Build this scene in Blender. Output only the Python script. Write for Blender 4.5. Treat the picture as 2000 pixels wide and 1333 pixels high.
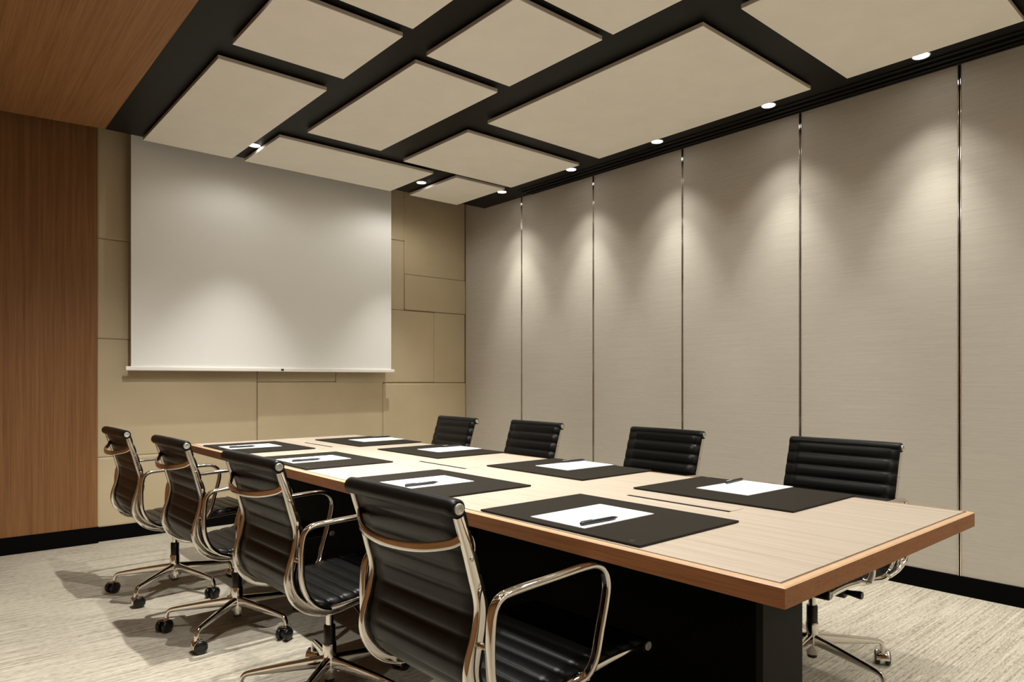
import bpy, bmesh, math, random
from mathutils import Vector, Matrix
random.seed(7)
for o in list(bpy.data.objects):
    bpy.data.objects.remove(o, do_unlink=True)
SC = bpy.context.scene
COL = SC.collection

# ------------------------------------------------------------------ camera
FPX, YAW, HOR, CAMH = 1336.33, 40.774, 743.19, 1.12
cam_d = bpy.data.cameras.new('camera')
cam = bpy.data.objects.new('camera', cam_d)
COL.objects.link(cam)
cam.location = (0, 0, CAMH)
cam.rotation_euler = (math.radians(90), 0, math.radians(-YAW))
cam_d.sensor_fit = 'HORIZONTAL'
cam_d.sensor_width = 36.0
cam_d.lens = FPX / 2000 * 36.0
cam_d.shift_y = (HOR - 666.5) / 2000
cam_d.clip_start = 0.02
SC.camera = cam

# ------------------------------------------------------------------ world, exposure
W = bpy.data.worlds.new('world')
SC.world = W
W.use_nodes = True
W.node_tree.nodes['Background'].inputs[0].default_value = (0.02, 0.018, 0.015, 1)
W.node_tree.nodes['Background'].inputs[1].default_value = 0.5
SC.view_settings.view_transform = 'Standard'
SC.view_settings.look = 'None'
SC.view_settings.gamma = 1
SC.view_settings.use_curve_mapping = False
SC.view_settings.exposure = 1.72
LAMP_COL = (1.0, 0.988, 0.93)
P_WASH, P_SCREEN, P_ROOM, P_FILL, P_SPILL = 24.5, 37.0, 36.0, 34.0, 5.0      # watts: partition row, screen row, rows over the chairs, added fill row at the back wall

# ------------------------------------------------------------------ room measures
XR, YF, YWOOD, XWOOD = 4.097, 5.47, 5.42, 0.915
XL, YB = -0.85, -2.6
ZC, ZPAN, ZTOP, YCEIL = 2.773, 2.743, 3.12, 5.155
ZBASE = 0.099

# ------------------------------------------------------------------ materials
def new_mat(name):
    m = bpy.data.materials.new(name); m.use_nodes = True
    nt = m.node_tree
    return m, nt, nt.nodes['Principled BSDF']
def plain(name, col, rough=0.5, metal=0.0, spec=0.5, noise=0.0, nscale=40, bump=0.0, bscale=200):
    m, nt, b = new_mat(name)
    b.inputs['Roughness'].default_value = rough
    b.inputs['Metallic'].default_value = metal
    b.inputs['Specular IOR Level'].default_value = spec
    b.inputs['Base Color'].default_value = (*col, 1)
    if noise or bump:
        tc = nt.nodes.new('ShaderNodeTexCoord')
    if noise:
        n = nt.nodes.new('ShaderNodeTexNoise'); n.inputs['Scale'].default_value = nscale
        n.inputs['Detail'].default_value = 4
        r = nt.nodes.new('ShaderNodeValToRGB')
        r.color_ramp.elements[0].position = 0.3; r.color_ramp.elements[1].position = 0.7
        r.color_ramp.elements[0].color = (*[c * (1 - noise) for c in col], 1)
        r.color_ramp.elements[1].color = (*[min(1, c * (1 + noise)) for c in col], 1)
        nt.links.new(tc.outputs['Object'], n.inputs['Vector'])
        nt.links.new(n.outputs['Fac'], r.inputs['Fac']); nt.links.new(r.outputs['Color'], b.inputs['Base Color'])
    if bump:
        n2 = nt.nodes.new('ShaderNodeTexNoise'); n2.inputs['Scale'].default_value = bscale
        bp = nt.nodes.new('ShaderNodeBump'); bp.inputs['Strength'].default_value = bump
        bp.inputs['Distance'].default_value = 0.002
        nt.links.new(tc.outputs['Object'], n2.inputs['Vector'])
        nt.links.new(n2.outputs['Fac'], bp.inputs['Height']); nt.links.new(bp.outputs['Normal'], b.inputs['Normal'])
    return m
def streaked(name, cols, stretch, rough=0.6, spec=0.4, bump=0.15, bdist=0.001, fine=None, pos=(0.3, 0.7), mixf=0.5):
    """noise stretched along one axis: wood grain, striped carpet, woven wall cloth"""
    m, nt, b = new_mat(name)
    b.inputs['Roughness'].default_value = rough
    b.inputs['Specular IOR Level'].default_value = spec
    tc = nt.nodes.new('ShaderNodeTexCoord')
    def layer(sc, detail):
        mp = nt.nodes.new('ShaderNodeMapping'); mp.inputs['Scale'].default_value = sc
        n = nt.nodes.new('ShaderNodeTexNoise'); n.inputs['Scale'].default_value = 1.0
        n.inputs['Detail'].default_value = detail; n.inputs['Roughness'].default_value = 0.6
        nt.links.new(tc.outputs['Object'], mp.inputs['Vector']); nt.links.new(mp.outputs['Vector'], n.inputs['Vector'])
        return n.outputs['Fac']
    f = layer(stretch, 5)
    if fine:
        g = layer(fine, 3)
        mx = nt.nodes.new('ShaderNodeMix'); mx.data_type = 'FLOAT'
        mx.inputs[0].default_value = mixf
        nt.links.new(f, mx.inputs[2]); nt.links.new(g, mx.inputs[3])
        f = mx.outputs[0]
    r = nt.nodes.new('ShaderNodeValToRGB')
    e = r.color_ramp.elements
    e[0].position, e[1].position = pos
    e[0].color = (*cols[0], 1); e[1].color = (*cols[-1], 1)
    for k, c in enumerate(cols[1:-1]):
        el = e.new(pos[0] + (pos[1] - pos[0]) * (k + 1) / (len(cols) - 1)); el.color = (*c, 1)
    nt.links.new(f, r.inputs['Fac']); nt.links.new(r.outputs['Color'], b.inputs['Base Color'])
    if bump:
        bp = nt.nodes.new('ShaderNodeBump'); bp.inputs['Strength'].default_value = bump
        bp.inputs['Distance'].default_value = bdist
        nt.links.new(f, bp.inputs['Height']); nt.links.new(bp.outputs['Normal'], b.inputs['Normal'])
    return m
def emitter(name, col, strength):
    m, nt, b = new_mat(name)
    b.inputs['Base Color'].default_value = (0.8, 0.8, 0.8, 1)
    b.inputs['Emission Color'].default_value = (*col, 1)
    b.inputs['Emission Strength'].default_value = strength
    return m

M = {
 'carpet': streaked('striped_carpet', [(0.145, 0.120, 0.082), (0.405, 0.362, 0.287), (0.575, 0.53, 0.44)], (2.2, 95, 1), 0.95, 0.15, 0.6, 0.004, fine=(30, 260, 30), pos=(0.34, 0.63)),
 'cloth': streaked('woven_wall_cloth', [(0.47, 0.425, 0.36), (0.58, 0.535, 0.465)], (1, 2.2, 130), 0.85, 0.2, 0.25, 0.001, fine=(1, 14, 420)),
 'leather_wall': plain('beige_wall_leather', (0.50, 0.405, 0.26), 0.55, 0, 0.35, 0.05, 3, 0.1, 260),
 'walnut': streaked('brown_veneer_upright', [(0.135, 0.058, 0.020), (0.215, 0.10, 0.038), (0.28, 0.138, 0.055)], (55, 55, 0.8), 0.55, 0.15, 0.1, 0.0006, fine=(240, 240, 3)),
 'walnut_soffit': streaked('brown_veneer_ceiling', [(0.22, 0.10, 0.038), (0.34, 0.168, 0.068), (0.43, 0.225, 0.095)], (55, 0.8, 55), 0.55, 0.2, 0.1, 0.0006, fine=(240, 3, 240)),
 'ceil_dark': plain('satin_black_ceiling', (0.007, 0.0065, 0.0052), 0.45, 0, 0.14),
 'black': plain('matt_black_paint', (0.0012, 0.0012, 0.0012), 0.7, 0, 0.06),
 'track': plain('black_track_metal', (0.003, 0.003, 0.003), 0.5, 0, 0.3),
 'raft': plain('cream_ceiling_panel', (0.94, 0.905, 0.82), 0.8, 0, 0.2, 0.02, 6),
 'raft_edge': plain('grey_panel_edge', (0.62, 0.55, 0.46), 0.7, 0, 0.2, 0.03, 20),
 'screen': plain('white_screen_cloth', (0.84, 0.825, 0.79), 0.75, 0, 0.2),
 'white_metal': plain('white_enamel', (0.85, 0.82, 0.76), 0.35, 0, 0.5),
 'chrome': plain('polished_chrome', (0.80, 0.765, 0.71), 0.07, 1.0, 0.5),
 'chrome_soft': plain('brushed_steel', (0.62, 0.58, 0.52), 0.22, 1.0, 0.5),
 'cap_steel': plain('satin_steel_cap', (0.55, 0.53, 0.47), 0.35, 0.7, 0.5),
 'leather': plain('black_leather', (0.004, 0.004, 0.0036), 0.36, 0, 0.24, 0, 40, 0.12, 420),
 'rubber': plain('black_plastic', (0.006, 0.006, 0.006), 0.3, 0, 0.5),
 'oak': streaked('pale_ash_veneer', [(0.39, 0.315, 0.24), (0.49, 0.412, 0.328), (0.55, 0.47, 0.385)], (48, 0.9, 48), 0.58, 0.1, 0.06, 0.0004, fine=(210, 4, 210)),
 'edge': streaked('brown_table_edge', [(0.165, 0.062, 0.020), (0.245, 0.098, 0.036), (0.29, 0.122, 0.048)], (9, 1.6, 70), 0.5, 0.2, 0.06, 0.0004, fine=(50, 8, 230)),
 'lip': plain('light_chamfer_wood', (0.66, 0.43, 0.25), 0.35, 0, 0.5, 0.06, 30),
 'groove': plain('brown_groove', (0.19, 0.095, 0.045), 0.5, 0, 0.3),
 'pedestal': plain('charcoal_laminate', (0.013, 0.012, 0.0095), 0.6, 0, 0.15),
 'blotter': plain('dark_brown_leather', (0.022, 0.018, 0.0135), 0.65, 0, 0.10, 0.05, 90, 0.08, 500),
 'blotter_mark': plain('debossed_mark', (0.12, 0.10, 0.08), 0.4, 0, 0.5),
 'paper': plain('white_paper', (0.90, 0.895, 0.89), 0.7, 0, 0.2),
 'pen': plain('black_pen_barrel', (0.012, 0.014, 0.018), 0.28, 0, 0.5),
 'lens': emitter('lit_lens', (1.0, 0.97, 0.92), 6.0),
}

# ------------------------------------------------------------------ mesh helpers
class MB:
    def __init__(s): s.v = []; s.f = []; s.mi = []; s.sm = []
    def add(s, vs, fs, mi=0, smooth=False):
        n = len(s.v); s.v += [tuple(p) for p in vs]
        for f in fs: s.f.append(tuple(i + n for i in f)); s.mi.append(mi); s.sm.append(smooth)
    def box(s, x0, x1, y0, y1, z0, z1, mi=0, bevel=0.0):
        if bevel <= 0:
            s.add([(x0,y0,z0),(x1,y0,z0),(x1,y1,z0),(x0,y1,z0),(x0,y0,z1),(x1,y0,z1),(x1,y1,z1),(x0,y1,z1)],
                  [(0,3,2,1),(4,5,6,7),(0,1,5,4),(1,2,6,5),(2,3,7,6),(3,0,4,7)], mi)
            return
        bm = bmesh.new(); bmesh.ops.create_cube(bm, size=1)
        for v in bm.verts:
            v.co = Vector(((x0+x1)/2 + v.co.x*(x1-x0), (y0+y1)/2 + v.co.y*(y1-y0), (z0+z1)/2 + v.co.z*(z1-z0)))
        bmesh.ops.bevel(bm, geom=list(bm.edges), offset=bevel, segments=2, profile=0.6, affect='EDGES')
        bm.verts.index_update()
        s.add([v.co[:] for v in bm.verts], [[v.index for v in f.verts] for f in bm.faces], mi)
        bm.free()
    def lathe(s, prof, c=(0,0,0), axis='Z', n=24, mi=0, smooth=True, caps=True):
        """prof: list of (radius, height)"""
        vs = []; fs = []
        for r, hgt in prof:
            for k in range(n):
                a = 2*math.pi*k/n; p = (r*math.cos(a), r*math.sin(a), hgt)
                if axis == 'Y': p = (p[0], p[2], -p[1])
                elif axis == 'X': p = (p[2], p[0], p[1])
                vs.append((p[0]+c[0], p[1]+c[1], p[2]+c[2]))
        for i in range(len(prof)-1):
            for k in range(n):
                fs.append((i*n+k, i*n+(k+1)%n, (i+1)*n+(k+1)%n, (i+1)*n+k))
        s.add(vs, fs, mi, smooth)
        if caps:
            s.add([vs[k] for k in range(n)], [tuple(reversed(range(n)))], mi)
            s.add([vs[(len(prof)-1)*n+k] for k in range(n)], [tuple(range(n))], mi)
    def sweep(s, pts, sect, bi=None, mi=0, smooth=True, caps=True):
        """sweep a closed section [(a,b)] along pts; a along the in-plane normal, b along bi; sect may be a function of t"""
        pts = [Vector(p) for p in pts]; N = len(pts); vs = []; fs = []
        bi = Vector(bi) if bi is not None else None
        for i, p in enumerate(pts):
            t = (pts[min(i+1, N-1)] - pts[max(i-1, 0)]).normalized()
            b = bi if bi is not None else Vector((0, 0, 1))
            b = (b - t * b.dot(t))
            b = b.normalized() if b.length > 1e-6 else Vector((0, 1, 0))
            n = b.cross(t).normalized()
            sc = sect(i / (N-1)) if callable(sect) else sect
            for a, c in sc: vs.append(p + n*a + b*c)
        k = len(sc)
        for i in range(N-1):
            for j in range(k):
                fs.append((i*k+j, i*k+(j+1) % k, (i+1)*k+(j+1) % k, (i+1)*k+j))
        s.add(vs, fs, mi, smooth)
        if caps:
            s.add(vs[:k], [tuple(reversed(range(k)))], mi); s.add(vs[-k:], [tuple(range(k))], mi)
    def mesh(s, name, mats):
        me = bpy.data.meshes.new(name)
        me.from_pydata(s.v, [], s.f)
        for m in (mats if isinstance(mats, (list, tuple)) else [mats]): me.materials.append(M[m])
        me.polygons.foreach_set('material_index', s.mi)
        me.polygons.foreach_set('use_smooth', s.sm)
        bm = bmesh.new(); bm.from_mesh(me)
        bmesh.ops.recalc_face_normals(bm, faces=bm.faces); bm.to_mesh(me); bm.free()
        me.update(); return me
    def build(s, name, mats, parent=None, loc=None, rz=0):
        o = bpy.data.objects.new(name, s.mesh(name, mats)); COL.objects.link(o)
        if parent is not None: o.parent = parent
        if loc is not None: o.location = loc
        o.rotation_euler.z = rz
        return o
def ell(ra, rb, n=10): return [(ra*math.cos(2*math.pi*k/n), rb*math.sin(2*math.pi*k/n)) for k in range(n)]
def rrect(a, b, r, n=3):
    out = []
    for cx, cy, s0 in ((a-r, b-r, 0), (-a+r, b-r, 90), (-a+r, -b+r, 180), (a-r, -b+r, 270)):
        for k in range(n+1):
            t = math.radians(s0 + 90*k/n); out.append((cx + r*math.cos(t), cy + r*math.sin(t)))
    return out
def smooth_path(P, n=6):
    P = [Vector(p) for p in P]; out = []
    for i in range(len(P)-1):
        p0 = P[max(i-1, 0)]; p1 = P[i]; p2 = P[i+1]; p3 = P[min(i+2, len(P)-1)]
        for k in range(n):
            t = k/n
            out.append(0.5*((2*p1) + (p2-p0)*t + (2*p0-5*p1+4*p2-p3)*t*t + (3*p1-p0-3*p2+p3)*t*t*t))
    out.append(P[-1]); return out
def resample(P, n):
    P = [Vector(p) for p in P]; d = [0]
    for a, b in zip(P, P[1:]): d.append(d[-1] + (b-a).length)
    out = []; j = 0
    for i in range(n):
        s = d[-1]*i/(n-1)
        while j < len(P)-2 and d[j+1] < s: j += 1
        out.append(P[j].lerp(P[j+1], (s-d[j])/max(1e-9, d[j+1]-d[j])))
    return out, d[-1]
def tag(o, label=None, cat=None, group=None, kind=None):
    if label: o['label'] = label
    if cat: o['category'] = cat
    if group: o['group'] = group
    if kind: o['kind'] = kind
    return o
def empty(name, loc=(0,0,0), rz=0):
    o = bpy.data.objects.new(name, None); COL.objects.link(o)
    o.location = loc; o.rotation_euler.z = rz; o.empty_display_size = 0.05
    return o
def copy_tree(o, parent=None):
    c = o.copy(); COL.objects.link(c); c.parent = parent
    for ch in list(o.children): copy_tree(ch, c)
    return c
def boxobj(name, dims, mats, parent=None, bevel=0.0):
    m = MB(); m.box(*dims, bevel=bevel); return m.build(name, mats, parent)
def struct(o, label=None, cat=None): return tag(o, label, cat, kind='structure')

# ------------------------------------------------------------------ room shell
struct(boxobj('floor', (XL, XR+0.1, YB, YF+0.1, -0.06, 0), 'carpet'), 'beige striped carpet covering the whole floor', 'floor')

# far wall with upholstered leather panels of different sizes
wf = struct(boxobj('wall_far', (XL, XR+0.1, YF+0.012, YF+0.1, 0, ZTOP), 'leather_wall'), 'far wall clad in beige leather panels behind the screen', 'wall')
XS = [(0.917, 2.027, ZBASE, 0.582, 0.012), (0.917, 2.027, 0.582, 1.41, 0.0), (0.917, 2.027, 1.41, 2.105, 0.004), (0.917, 2.027, 2.105, ZTOP, 0.010),
      (2.027, 3.16, ZBASE, 0.585, 0.004), (2.027, 3.16, 0.585, 1.105, 0.012), (3.16, 4.095, ZBASE, 0.50, 0.002), (3.16, 4.095, 0.50, 1.092, 0.014),
      (2.027, 2.703, 1.105, 1.80, 0.002), (2.027, 2.703, 1.80, 2.50, 0.008), (2.027, 2.703, 2.50, ZTOP, 0.0),
      (2.703, 3.723, 1.098, 1.768, 0.006), (3.723, 4.095, 1.095, 1.775, 0.002), (2.703, 3.392, 1.768, 2.412, 0.002), (2.703, 3.392, 2.412, ZTOP, 0.010),
      (3.392, 4.095, 1.775, 2.105, 0.011), (3.392, 4.095, 2.105, ZTOP, 0.004)]
for x0, x1, z0, z1, p in XS:
    boxobj('leather_panel', (x0+0.0002, x1-0.0002, YF-0.004-p, YF+0.026, z0+0.0002, z1-0.0002), 'leather_wall', wf, bevel=0.011)
struct(boxobj('baseboard_far', (0.915, XR, YF-0.016, YF+0.012, 0, ZBASE), 'black'), 'black skirting board under the beige leather wall', 'baseboard')

# veneered wall at the left end
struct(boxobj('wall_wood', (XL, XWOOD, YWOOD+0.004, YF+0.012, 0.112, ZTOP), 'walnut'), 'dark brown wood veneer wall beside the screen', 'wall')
struct(boxobj('baseboard_wood', (XL, XWOOD+0.004, YWOOD-0.004, YF+0.012, 0, 0.112), 'black'), 'black skirting board under the brown wood wall', 'baseboard')

# folding partition on the right: cloth panels with chrome joints
SEAMS = [4.617, 3.747, 2.894, 2.032, 1.178, 0.325, -0.53, -1.385, -2.24]
wr = struct(boxobj('wall_right', (XR+0.02, XR+0.1, YB, YF+0.1, 0, ZTOP), 'black'), 'right wall formed by a folding partition', 'wall')
ys = [YF-0.003] + SEAMS + [YB]
for a, b in zip(ys, ys[1:]):
    boxobj('partition_panel', (XR, XR+0.03, b+0.009, a-0.009, ZBASE+0.001, ZTOP-0.2), 'cloth', wr, bevel=0.002)
for y in SEAMS:
    m = MB()
    for sy in (-1, 1):
        m.sweep([(XR+0.002, y+sy*0.0055, ZBASE+0.001), (XR+0.002, y+sy*0.0055, ZTOP-0.2)], ell(0.0055, 0.0034, 10), bi=(0, 1, 0))
    j = m.build('chrome_joint', 'chrome', wr)
struct(boxobj('baseboard_right', (XR-0.008, XR+0.03, YB, YF, 0, ZBASE), 'black'), 'black skirting along the foot of the partition wall', 'baseboard')

# left wall and back wall (behind the camera)
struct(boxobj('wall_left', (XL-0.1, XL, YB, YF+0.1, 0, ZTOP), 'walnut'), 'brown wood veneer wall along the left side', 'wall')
struct(boxobj('wall_back', (XL-0.1, XR+0.1, YB-0.1, YB, 0, ZTOP), 'cloth'), 'beige cloth wall behind the viewer', 'wall')

# ceiling: black field, brown veneer soffit, slot for the screen along the far wall
ce = struct(boxobj('ceiling', (0.911, XR+0.02, YB, YCEIL, ZC, ZC+0.06), 'ceil_dark'), 'black ceiling field with pale suspended panels', 'ceiling')
m = MB()
sk = [(XL, YB), (0.911, YB), (0.911, YCEIL), (0.36, 5.222), (XL, 5.36)]
m.add([(x, y, ZC) for x, y in sk] + [(x, y, ZC+0.06) for x, y in sk],
      [(0,1,2,3,4), (9,8,7,6,5)] + [(k, (k+1) % 5, (k+1) % 5+5, k+5) for k in range(5)])
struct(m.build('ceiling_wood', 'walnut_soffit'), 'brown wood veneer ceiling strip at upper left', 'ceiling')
struct(boxobj('ceiling_slot', (XL, XR+0.1, YB, YF+0.1, ZTOP, ZTOP+0.05), 'black'), 'black upper ceiling above the screen slot', 'ceiling')
RAFTS = [(1.131, 1.717, 3.580, 5.128), (1.808, 3.041, 4.473, 5.128), (3.237, 3.748, 4.440, 5.128), (1.912, 2.456, 2.973, 4.270),
         (2.704, 3.756, 3.580, 4.367), (2.708, 3.754, 1.802, 3.376), (1.136, 1.719, 2.783, 3.384), (1.911, 2.456, 2.190, 2.871),
         (1.136, 1.716, 1.30, 2.692), (1.911, 2.456, 0.85, 2.122), (2.709, 3.767, 0.830, 1.609),
         (1.136, 1.716, -0.10, 1.11), (1.911, 2.456, -0.45, 0.66), (2.709, 3.767, -1.0, 0.64), (1.136, 2.456, -2.3, -0.6), (2.709, 3.767, -2.4, -1.2)]
for x0, x1, y0, y1 in RAFTS:
    m = MB()
    m.box(x0, x1, y0, y1, ZPAN, ZPAN+0.003, 0)
    m.box(x0, x1, y0, y1, ZPAN+0.003, ZPAN+0.020, 1)
    m.box(x0+0.04, x1-0.04, y0+0.04, y1-0.04, ZPAN+0.020, ZC, 2)
    m.build('ceiling_panel', ['raft', 'raft_edge', 'black'], ce)
# black partition track
for x0, x1, d in ((3.925, 3.945, 0.006), (3.975, 3.995, 0.012), (4.030, 4.050, 0.012), (4.078, 4.097, 0.006)):
    boxobj('track_rail', (x0, x1, YB, 4.48, ZC-d, ZC), 'track', ce)

# ------------------------------------------------------------------ downlights
dl_me = {}
def downlight(x, y, power, label, size=80, blend=1.0, group='recessed ceiling downlights', tilt=None, spill=0.0, spill_size=168):
    t = empty('downlight', (x, y, ZC))
    tag(t, label, 'downlight', group)
    if not dl_me:
        a = MB(); a.lathe([(0.036, 0.002), (0.036, -0.001), (0.041, -0.003), (0.043, 0.0)], n=32, caps=False); dl_me['ring'] = a.mesh('trim_ring', 'white_metal')
        b = MB(); b.lathe([(0.0365, 0.001), (0.0365, -0.0012)], n=32); dl_me['lens'] = b.mesh('lens', 'lens')
    for nm, key in (('trim_ring', 'ring'), ('lens', 'lens')):
        o = bpy.data.objects.new(nm, dl_me[key]); COL.objects.link(o); o.parent = t
    L = bpy.data.lights.new('downlight_beam', 'SPOT')
    L.energy = power; L.color = LAMP_COL; L.spot_size = math.radians(size); L.spot_blend = blend; L.shadow_soft_size = 0.016
    lo = bpy.data.objects.new('downlight_beam', L); COL.objects.link(lo); lo.parent = t; lo.location = (0, 0, -0.012)
    if tilt: lo.rotation_euler = tilt
    if spill > 0:
        S = bpy.data.lights.new('downlight_spill', 'SPOT')            # the wide, weak spill of the lens around its beam
        S.energy = P_SPILL*spill; S.color = LAMP_COL; S.spot_size = math.radians(spill_size); S.spot_blend = 0.5 if spill_size > 120 else 1.0; S.shadow_soft_size = 0.035
        so = bpy.data.objects.new('downlight_spill', S); COL.objects.link(so); so.parent = t; so.location = (0, 0, -0.044)
    return t
wash = ['white round downlight nearest the far corner, above the partition', 'white round downlight above the partition, second from far corner',
        'white round downlight above the partition, middle one of five', 'white round downlight above the partition, second from right edge',
        'largest white round downlight at upper right, above the partition']
for y, lb in zip((4.602, 3.758, 2.930, 2.107, 1.278), wash): downlight(3.853, y, P_WASH, lb, size=58, spill=1.35, spill_size=94)
for y, w in ((0.45, 'first'), (-0.38, 'second'), (-1.21, 'third')):
    downlight(3.853, y, P_WASH, 'white round downlight above the partition, %s one behind the right edge of view' % w, size=58, spill=1.35, spill_size=94, group='downlights behind the viewer')
downlight(1.771, 4.827, P_SCREEN, 'white round downlight above the left half of the screen', size=66, spill=0.3)
downlight(3.160, 4.824, P_SCREEN, 'white round downlight near the right edge of the screen', size=66, spill=0.6)
# unseen downlights outside the view to even the light, some tilted forward (degrees)
SPOTS = ((1.02, 2.86, 2.1, 16), (1.02, 2.0, 1.3, 16), (0.45, 1.5, 0.8, 10), (0.45, 0.45, 0.6, 0), (2.58, 1.36, 0.8, 22), (2.58, 0.5, 0.2, 0), (2.58, -0.5, 0.3, 0),
                     (1.815, 2.10, 0.35, 26), (1.815, 0.75, 0.25, 10), (1.815, -0.52, 0.4, 0))
SPOT_AT = ('above the second left chair', 'above the third left chair', 'added as fill in the wood strip above the foreground chair', 'added as fill in the wood strip above the viewer',  # the wood strip pair is added to light the table's left edge
           'above the chair nearest the viewer by the partition', 'above the near end of the table, partition side', 'behind the viewer, partition side',
           'above the middle of the table', 'above the near end of the table, centre', 'behind the viewer, centre')
for (x, y, pw, tl), ph in zip(SPOTS, SPOT_AT):
    downlight(x, y, P_ROOM*pw, 'white round downlight out of view, ' + ph, size=112, blend=1.0, group='downlights outside the view', tilt=(math.radians(tl), 0, 0), spill=min(1.0, pw*0.7))
for x, w in ((1.02, 'first from the left'), (1.815, 'second from the left'), (2.58, 'third from the left'), (3.35, 'last on the right')):
    downlight(x, YB+0.42, P_FILL, 'unseen fill downlight added before the back wall, ' + w, group='added fill downlights along the back wall', spill=1.6)  # unseen row added behind the viewer as soft fill

# ------------------------------------------------------------------ projection screen
YS = 5.35
sx0, sx1 = 1.104, 3.184
sc = empty('projection_screen', ((sx0+sx1)/2, YS, 1.19))
tag(sc, 'large white projection screen pulled down in front of the beige wall', 'projection screen')
def loc(o, root): o.matrix_parent_inverse = Matrix.Translation(-Vector(root.location)); return o
loc(boxobj('screen_cloth', (sx0, sx1, YS-0.001, YS+0.001, 1.21, 2.96), 'screen', sc), sc)
m = MB(); m.box(sx0-0.035, sx1+0.028, YS-0.014, YS+0.012, 1.188, 1.218, bevel=0.006)
bar = loc(m.build('bottom_bar', 'white_metal', sc), sc)
m = MB(); m.box(2.17, 2.192, YS-0.0152, YS-0.0135, 1.195, 1.211)
lg = m.build('badge', 'pen', bar)
m = MB(); m.box(sx0-0.05, sx1+0.05, YS-0.06, YS+0.06, 2.95, 3.06, bevel=0.01)
loc(m.build('roller_case', 'white_metal', sc), sc)

# ------------------------------------------------------------------ conference table
TX0, TX1, TY0, TY1, TZ = 1.200, 2.303, 0.624, 4.345, 0.740
TB = TZ - 0.042
tb = empty('conference_table', ((TX0+TX1)/2, (TY0+TY1)/2, 0))
tag(tb, 'long conference table with pale wood top and brown wooden edge', 'table')
LW = 0.021
loc(boxobj('table_core', (TX0+0.03, TX1-0.03, TY0+0.03, TY1-0.03, TB+0.002, TZ-0.008), 'pedestal', tb), tb)
top = loc(boxobj('table_surface', (TX0+LW, TX1-LW, TY0+LW, TY1-LW, TZ-0.008, TZ), 'oak', tb), tb)
for name, x0, x1, y0, y1 in (('l', TX0, TX0+0.03, TY0, TY1), ('r', TX1-0.03, TX1, TY0, TY1), ('n', TX0, TX1, TY0, TY0+0.03), ('f', TX0, TX1, TY1-0.03, TY1)):
    # mitred edge boards with a chamfered lip and a fine groove against the top
    if name == 'l': o = [(TX0, TY0), (TX0, TY1)]; i = Vector((1, 0))
    if name == 'r': o = [(TX1, TY1), (TX1, TY0)]; i = Vector((-1, 0))
    if name == 'n': o = [(TX1, TY0), (TX0, TY0)]; i = Vector((0, 1))
    if name == 'f': o = [(TX0, TY1), (TX1, TY1)]; i = Vector((0, -1))
    d = (Vector(o[1]) - Vector(o[0])).normalized()
    prof = [(0, TB), (0, TZ-0.004), (0.003, TZ-0.001), (0.0145, TZ), (0.016, TZ-0.003), (LW, TZ-0.003), (LW, TZ-0.008), (0.03, TZ-0.008), (0.03, TB)]
    vs = []
    for e, s in ((0, 1), (1, -1)):
        for off, z in prof:
            p = Vector(o[e]) + i*off + d*off*s
            vs.append((p.x, p.y, z))
    n = len(prof); m = MB()
    for k in range(n):
        m.add([vs[k], vs[(k+1) % n], vs[(k+1) % n + n], vs[k+n]], [(0, 1, 2, 3)], {1: 1, 2: 1, 3: 2, 4: 2}.get(k, 0))
    loc(m.build('edge_board', ['edge', 'lip', 'groove'], tb), tb)
for y0, y1 in ((1.084, 1.462), (2.351, 2.712), (3.613, 3.976)):
    m = MB()
    m.box(1.772, 1.838, y0, y1, TZ-0.001, TZ+0.0012, 0)
    lid = loc(m.build('cable_lid', 'oak', tb), tb)
    loc(boxobj('brush_slit', (1.759, 1.772, y0, y1, TZ-0.001, TZ+0.0006), 'black', lid), tb).matrix_parent_inverse = Matrix.Identity(4)
PX0, PX1, PY0, PY1 = 1.647, 1.860, 0.916, 4.05
pd = loc(boxobj('pedestal', (PX0+0.006, PX1-0.006, PY0+0.02, PY1-0.02, 0.0, TB+0.002), 'black', tb), tb)
for y0, y1 in ((PY0, PY0+0.02), (PY1-0.02, PY1)):
    q = boxobj('end_panel', (PX0, PX1, y0, y1, 0.0, TB+0.001), 'pedestal', pd, bevel=0.001); q.matrix_parent_inverse = Matrix.Identity(4)
for k in range(4):
    a = PY0+0.02 + (PY1-PY0-0.04)*k/4; b = PY0+0.02 + (PY1-PY0-0.04)*(k+1)/4
    for x0, x1 in ((PX0, PX0+0.006), (PX1-0.006, PX1)):
        q = boxobj('side_panel', (x0, x1, a+0.001, b-0.001, 0.0, TB+0.001), 'black', pd); q.matrix_parent_inverse = Matrix.Identity(4)

# ------------------------------------------------------------------ blotters, paper, pens
BW, BL, BT = 0.42, 0.577, 0.005
bl_m = MB(); bl_m.box(-BW/2, BW/2, -BL/2, BL/2, 0, BT, bevel=0.0012); bl_me = bl_m.mesh('desk_blotter', 'blotter')
mk = MB()
for dx, dy in ((0, 0), (0.009, 0.002), (0.004, 0.008)): mk.lathe([(0.0022, 0), (0.0022, 0.0004)], (dx-0.19, dy-0.25, BT), n=10)
mk_me = mk.mesh('debossed_mark', 'blotter_mark')
pp = MB(); pp.box(-0.1425, 0.1425, -0.099, 0.099, 0, 0.0016); pp_me = pp.mesh('paper_pad', 'paper')
pn_parts = {}
a = MB(); a.lathe([(0.0046, -0.045), (0.0052, -0.04), (0.0052, 0.045), (0.0042, 0.055), (0.0015, 0.066), (0.0006, 0.07)], axis='X', n=14); pn_parts['barrel'] = a.mesh('barrel', 'pen')
a = MB(); a.lathe([(0.0042, -0.07), (0.0048, -0.068), (0.0048, -0.0455)], axis='X', n=14); pn_parts['cap'] = a.mesh('cap', 'pen')
a = MB(); a.box(-0.068, -0.03, -0.0015, 0.0015, 0.0048, 0.0064); pn_parts['clip'] = a.mesh('clip', 'chrome_soft')
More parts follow.
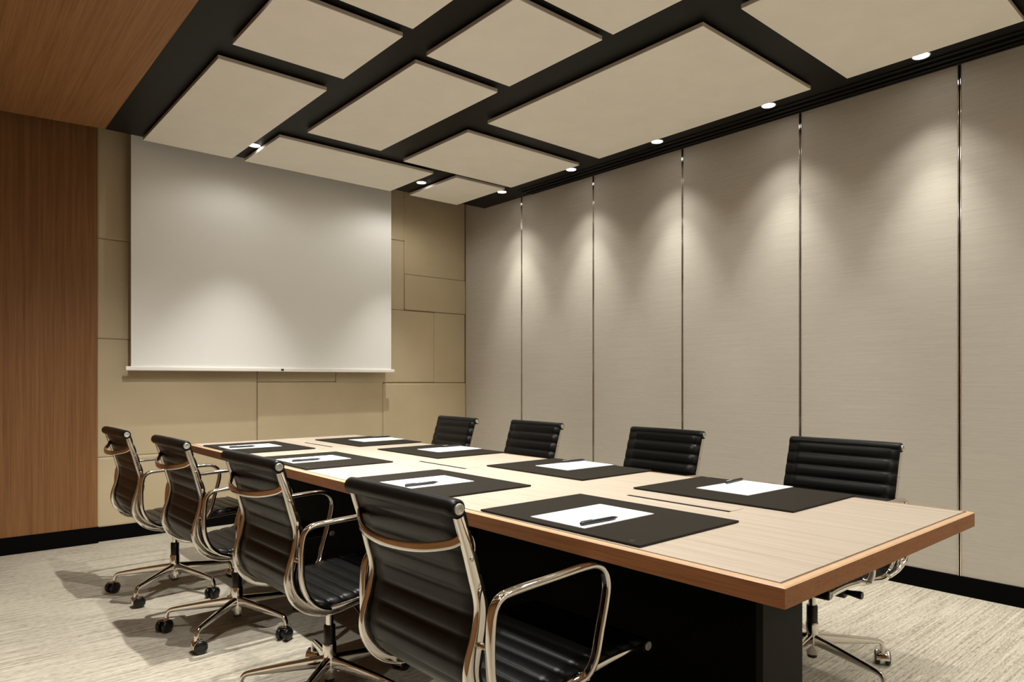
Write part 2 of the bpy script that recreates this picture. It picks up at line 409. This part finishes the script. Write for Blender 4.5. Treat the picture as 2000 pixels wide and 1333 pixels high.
# side, blotter centre y, paper centre y, pen y, phrase
PLACES = [('L', 1.272, 1.284, 1.205, 'nearest the viewer, left side'), ('L', 2.092, 2.105, 2.044, 'second from the viewer, left side'),
          ('L', 3.036, 3.062, 3.003, 'third from the viewer, left side'), ('L', 3.858, 3.885, 3.838, 'at the far end, left side'),
          ('R', 1.245, 1.272, 1.362, 'nearest the viewer, partition side'), ('R', 2.066, 2.090, 2.178, 'second from the viewer, partition side'),
          ('R', 3.018, 3.030, 3.118, 'third from the viewer, partition side'), ('R', 3.800, 3.818, 3.905, 'at the far end, partition side')]
for i, (sd, by, py, ny, ph) in enumerate(PLACES):
    bx, px, nx = (1.436, 1.402, 1.343) if sd == 'L' else (2.092, 2.166, 2.250)
    o = bpy.data.objects.new('desk_blotter', bl_me); COL.objects.link(o); o.location = (bx, by, TZ+0.0013)
    if i == 4 or i == 0: o.rotation_euler.z = math.radians(0.4)
    tag(o, 'dark brown desk blotter ' + ph, 'desk blotter', 'desk blotters on the table')
    mm = bpy.data.objects.new('corner_mark', mk_me); COL.objects.link(mm); mm.parent = o
    if sd == 'R': mm.rotation_euler.z = math.pi
    o = bpy.data.objects.new('paper_pad', pp_me); COL.objects.link(o); o.location = (px, py, TZ+0.0013+BT+0.0002)
    o.rotation_euler.z = math.radians((0.6, -1.5, 0.5, -0.8, -1.6, -0.9, 0.4, 0.7)[i])
    tag(o, 'white writing paper on the blotter ' + ph, 'paper', 'sheets of paper on the blotters')
    t = empty('pen', (nx, ny, TZ+0.0013+BT+0.0018+0.0053), math.radians((-2, 0, -1, -6, 6, -4, 2, -3)[i]))
    tag(t, 'black pen on the white paper ' + ph, 'pen', 'pens on the papers')
    for k in ('barrel', 'cap', 'clip'):
        q = bpy.data.objects.new(k, pn_parts[k]); COL.objects.link(q); q.parent = t

# ------------------------------------------------------------------ office chairs
def make_chair():
    R = empty('office_chair')
    RY = 0.213                                    # side frames at y = +-RY
    prof = [(-0.275, 0.838), (-0.268, 0.815), (-0.253, 0.770), (-0.234, 0.705), (-0.219, 0.655), (-0.216, 0.620), (-0.222, 0.575),
            (-0.232, 0.53), (-0.234, 0.495), (-0.222, 0.458), (-0.195, 0.424), (-0.155, 0.400), (-0.105, 0.388), (-0.05, 0.390),
            (0.03, 0.399), (0.12, 0.408), (0.21, 0.414), (0.29, 0.414), (0.333, 0.411)]
    path, plen = resample(smooth_path([(x, 0, z) for x, z in prof], 8), 90)
    def rib_sec(t):
        # deeper web around the seat bend, slim towards both ends
        w = 0.0095 + 0.010*math.exp(-((t-0.44)/0.17)**2)
        return [(a + w - 0.0095, b) for a, b in rrect(w, 0.0092, 0.0035, 2)]
    for s in (-1, 1):
        m = MB(); m.sweep([(p.x, s*(RY+0.002), p.z) for p in path], rib_sec, bi=(0, 1, 0))
        m.build('side_frame', 'chrome', R)
    # ribbed leather sling: back and seat
    def sling(name, path, i0, i1, pitch, half):
        nseg = max(2, round(sum((b-a).length for a, b in zip(path[i0:i1], path[i0+1:i1])) / pitch))
        pts, ln = resample(path[i0:i1], nseg*8+1)
        NY = 8; m = MB(); front = []; back = []
        for i, p in enumerate(pts):
            t = (pts[min(i+1, len(pts)-1)] - pts[max(i-1, 0)]).normalized()
            n = Vector((0, 1, 0)).cross(t).normalized()
            if n.z < 0 and abs(n.z) > abs(n.x): n = -n
            if abs(n.x) >= abs(n.z) and n.x < 0: n = -n
            u = (i % 8)/8.0
            bul = abs(math.sin(math.pi*u))**0.45
            tk = 0.001 + 0.005*bul
            row = []; rw2 = []
            for k in range(NY+1):
                v = -1 + 2*k/NY
                edge = 1 - abs(v)**6*0.55
                row.append(p + n*(0.0125 + 0.0085*bul*edge) + Vector((0, (half+0.0125)*v, 0)))
                rw2.append(p - n*(tk*edge) + Vector((0, (half-0.006)*v, 0)))
            front.append(row); back.append(rw2)
        nr = len(pts); w = NY+1
        vs = [q for r in front for q in r] + [q for r in back for q in r]; o = nr*w; fs = []
        for i in range(nr-1):
            for k in range(NY):
                fs.append((i*w+k, i*w+k+1, (i+1)*w+k+1, (i+1)*w+k))
                fs.append((o+i*w+k, o+(i+1)*w+k, o+(i+1)*w+k+1, o+i*w+k+1))
            fs.append((i*w, (i+1)*w, o+(i+1)*w, o+i*w)); fs.append((i*w+NY, o+i*w+NY, o+(i+1)*w+NY, (i+1)*w+NY))
        for k in range(NY):
            fs.append((k, o+k, o+k+1, k+1)); b = (nr-1)*w
            fs.append((b+k, b+k+1, o+b+k+1, o+b+k))
        m.add(vs, fs, 0, True)
        return m.build(name, 'leather', R)
    sp = [(-0.281, 0.856)] + prof + [(0.352, 0.413)]
    spath, _ = resample(smooth_path([(x, 0, z) for x, z in sp], 8), 90)
    mid = min(range(90), key=lambda i: (spath[i] - Vector((-0.195, 0, 0.424))).length)
    sling('backrest', spath, 0, mid+1, 0.049, RY-0.004)
    sling('seat', spath, mid, 90, 0.049, RY-0.004)
    # leather rolls at the top of the back and the front of the seat, with round end caps
    for nm, cx, cz, r in (('top_roll', -0.281, 0.856, 0.0205), ('front_roll', 0.352, 0.413, 0.0175)):
        m = MB(); hl = 0.2235
        m.lathe([(r*0.80, -hl), (r*0.97, -hl+0.004), (r, -hl+0.02), (r*1.06, 0), (r, hl-0.02), (r*0.97, hl-0.004), (r*0.80, hl)], (cx, 0, cz), 'Y', 24)
        ro = m.build(nm, 'leather', R)
        for s in (-1, 1):
            m = MB(); m.lathe([(0.0122, s*hl), (0.0122, s*(hl+0.0035)), (0.0112, s*(hl+0.0045)), (0.0085, s*(hl+0.0045)), (0.008, s*(hl+0.003)), (0.0045, s*(hl+0.003)), (0.004, s*(hl+0.0015)), (0.0015, s*(hl+0.0015))], (cx, 0, cz), 'Y', 20, smooth=False)
            m.build('end_cap', 'cap_steel', ro)
    # bowed brace behind the back
    P = smooth_path([(-0.262, -RY, 0.792), (-0.276, -0.185, 0.776), (-0.306, -0.11, 0.762), (-0.318, 0, 0.757), (-0.306, 0.11, 0.762), (-0.276, 0.185, 0.776), (-0.262, RY, 0.792)], 6)
    m = MB(); m.sweep(P, rrect(0.0055, 0.0105, 0.004, 2), bi=(0, 0, 1)); m.build('back_brace', 'chrome', R)
    # brace under the seat and tilt housing
    P = smooth_path([(-0.06, -RY, 0.385), (-0.03, -0.16, 0.366), (0.0, -0.06, 0.352), (0.0, 0.06, 0.352), (-0.03, 0.16, 0.366), (-0.06, RY, 0.385)], 5)
    m = MB(); m.sweep(P, rrect(0.016, 0.009, 0.004, 2), bi=(0, 0, 1)); m.build('seat_brace', 'chrome', R)
    m = MB(); m.box(-0.075, 0.085, -0.05, 0.05, 0.318, 0.360, bevel=0.012); th = m.build('tilt_housing', 'rubber', R)
    m = MB()
    m.sweep(smooth_path([(0.045, -0.045, 0.335), (0.055, -0.085, 0.322), (0.065, -0.115, 0.292)], 5), ell(0.004, 0.004, 8), bi=(1, 0, 0))
    m.sweep([(0.064, -0.110, 0.297), (0.069, -0.125, 0.282), (0.078, -0.160, 0.270)], lambda t: rrect(0.006+0.003*t, 0.009+0.011*t, 0.004, 2), bi=(1, 0, 0))
    m.build('lever', 'rubber', th)
    m = MB(); m.lathe([(0.020, 0.05), (0.024, 0.055), (0.024, 0.13), (0.018, 0.135)], (0.015, 0, 0.335), 'Y', 16)
    m.lathe([(0.009, 0.134), (0.010, 0.150), (0.015, 0.185), (0.013, 0.192)], (0.015, 0, 0.335), 'Y', 14)
    m.build('tension_knob', 'rubber', th)
    # arm loops
    A = [(-0.120, 0.391), (-0.165, 0.412), (-0.200, 0.446), (-0.220, 0.492), (-0.225, 0.55), (-0.223, 0.610), (-0.216, 0.645), (-0.197, 0.665), (-0.160, 0.672),
         (-0.05, 0.677), (0.065, 0.682), (0.105, 0.678), (0.132, 0.660), (0.143, 0.628), (0.138, 0.59), (0.120, 0.526), (0.100, 0.458), (0.086, 0.420), (0.062, 0.402)]
    for s in (-1, 1):
        n = len(A); P = []
        for k, (x, z) in enumerate(A):
            y = 0.258
            if k == 0: y = 0.232
            elif k == 1: y = 0.248
            elif k == n-1: y = 0.228
            elif k == n-2: y = 0.246
            P.append((x, s*y, z))
        m = MB(); m.sweep(smooth_path(P, 6), rrect(0.0078, 0.0115, 0.006, 3), bi=(0, 1, 0)); ar = m.build('armrest', 'chrome', R)
        for px, pz in ((-0.224, 0.562), (-0.150, 0.404), (0.085, 0.412)):
            m = MB(); m.lathe([(0.0055, s*(RY+0.006)), (0.0055, s*0.252)], (px, 0, pz), 'Y', 12)
            m.lathe([(0.008, s*(RY+0.009)), (0.008, s*(RY+0.015))], (px, 0, pz), 'Y', 12)
            m.build('spacer', 'chrome', ar)
    for s in (-1, 1):
        for px, pz in ((-0.186, 0.421), (-0.247, 0.748)):
            m = MB(); m.lathe([(0.0052, s*(RY+0.0095)), (0.0052, s*(RY+0.0125)), (0.003, s*(RY+0.013))], (px, 0, pz), 'Y', 12); m.build('bolt', 'chrome_soft', R)
    # gas column and five-star base
    m = MB(); m.lathe([(0.0135, 0.24), (0.0135, 0.325)], n=20); m.build('gas_spring', 'chrome', R)
    m = MB(); m.lathe([(0.0205, 0.185), (0.0205, 0.249), (0.018, 0.252)], n=20); m.build('column_sleeve', 'rubber', R)
    m = MB(); m.lathe([(0.020, 0.064), (0.0225, 0.068), (0.0235, 0.10), (0.0245, 0.182), (0.023, 0.187)], n=24); hb = m.build('hub', 'chrome', R)
    m = MB(); m.lathe([(0.014, 0.05), (0.018, 0.053), (0.018, 0.064)], n=18); m.build('hub_plug', 'rubber', hb)
    m = MB()
    P = smooth_path([(0.012, 0, 0.122), (0.10, 0, 0.115), (0.20, 0, 0.105), (0.270, 0, 0.097), (0.290, 0, 0.090), (0.298, 0, 0.075), (0.300, 0, 0.056)], 5)
    NP = len(P)
    def leg_sec(t):
        i = t*(NP-1)/5
        if i < 3: a = 0.022 - 0.0042*i; b = 0.0125 - 0.0012*i
        else: a = max(0.0078, 0.0095 - 0.001*(i-3)); b = 0.0085
        return rrect(a, b, min(a, b)*0.7, 3)
    m.sweep(P, leg_sec, bi=(0, 1, 0)); leg_me = m.mesh('base_leg', 'chrome')
    m = MB()
    hood = [(0.0298*math.cos(math.radians(a)), 0.0245 + 0.0298*math.sin(math.radians(a))) for a in range(-5, 126, 13)]
    m.sweep([(x, 0, z+0.003) for x, z in hood], rrect(0.0018, 0.024, 0.0015, 2), bi=(0, 1, 0))
    m.lathe([(0.0095, 0.050), (0.0095, 0.066)], (0.012, 0, 0), 'Z', 14)
    hood_me = m.mesh('caster', 'chrome')
    m = MB(); m.lathe([(0.012, -0.009), (0.024, -0.009), (0.027, -0.005), (0.027, 0.005), (0.024, 0.009), (0.010, 0.0105)], n=22, axis='Y'); wh_me = m.mesh('wheel', 'rubber')
    tr = [20, -35, 60, 140, -80]
    for k in range(5):
        an = math.radians(3 + 72*k)
        lg = bpy.data.objects.new('base_leg', leg_me); COL.objects.link(lg); lg.parent = R; lg.rotation_euler.z = an
        ca = bpy.data.objects.new('caster', hood_me); COL.objects.link(ca); ca.parent = R
        rz = an + math.radians(tr[k]) + math.pi
        c, s = math.cos(rz), math.sin(rz)
        ca.location = (0.300*math.cos(an) - 0.012*c, 0.300*math.sin(an) - 0.012*s, 0); ca.rotation_euler.z = rz
        for y in (-0.0185, 0.0185):
            w = bpy.data.objects.new('wheel', wh_me); COL.objects.link(w); w.parent = ca; w.location = (0, y, 0.0275)
    return R
proto = make_chair()
CH = [(1.026, 3.954, 1.3, 'black ribbed leather office chair farthest back on the left of the table'),
      (1.080, 3.157, 1.0, 'black ribbed leather office chair on the left, second from the far end'),
      (1.097, 2.265, 1.2, 'black ribbed leather office chair on the left, behind the nearest one'),
      (1.107, 1.360, 1.2, 'large black ribbed leather office chair in the foreground, seen from behind'),
      (2.425, 3.705, 177.3, 'black ribbed leather office chair by the partition, nearest the screen'),
      (2.485, 2.992, 178.4, 'black ribbed leather office chair by the partition, second from the screen'),
      (2.565, 2.113, 178.8, 'black ribbed leather office chair by the partition, third from the screen'),
      (2.605, 1.245, 180.6, 'black ribbed leather office chair by the partition, nearest the viewer')]
for i, (x, y, a, lb) in enumerate(CH):
    c = proto if i == 0 else copy_tree(proto)
    c.location = (x, y, 0); c.rotation_euler.z = math.radians(a)
    tag(c, lb, 'office chair', 'office chairs around the conference table')
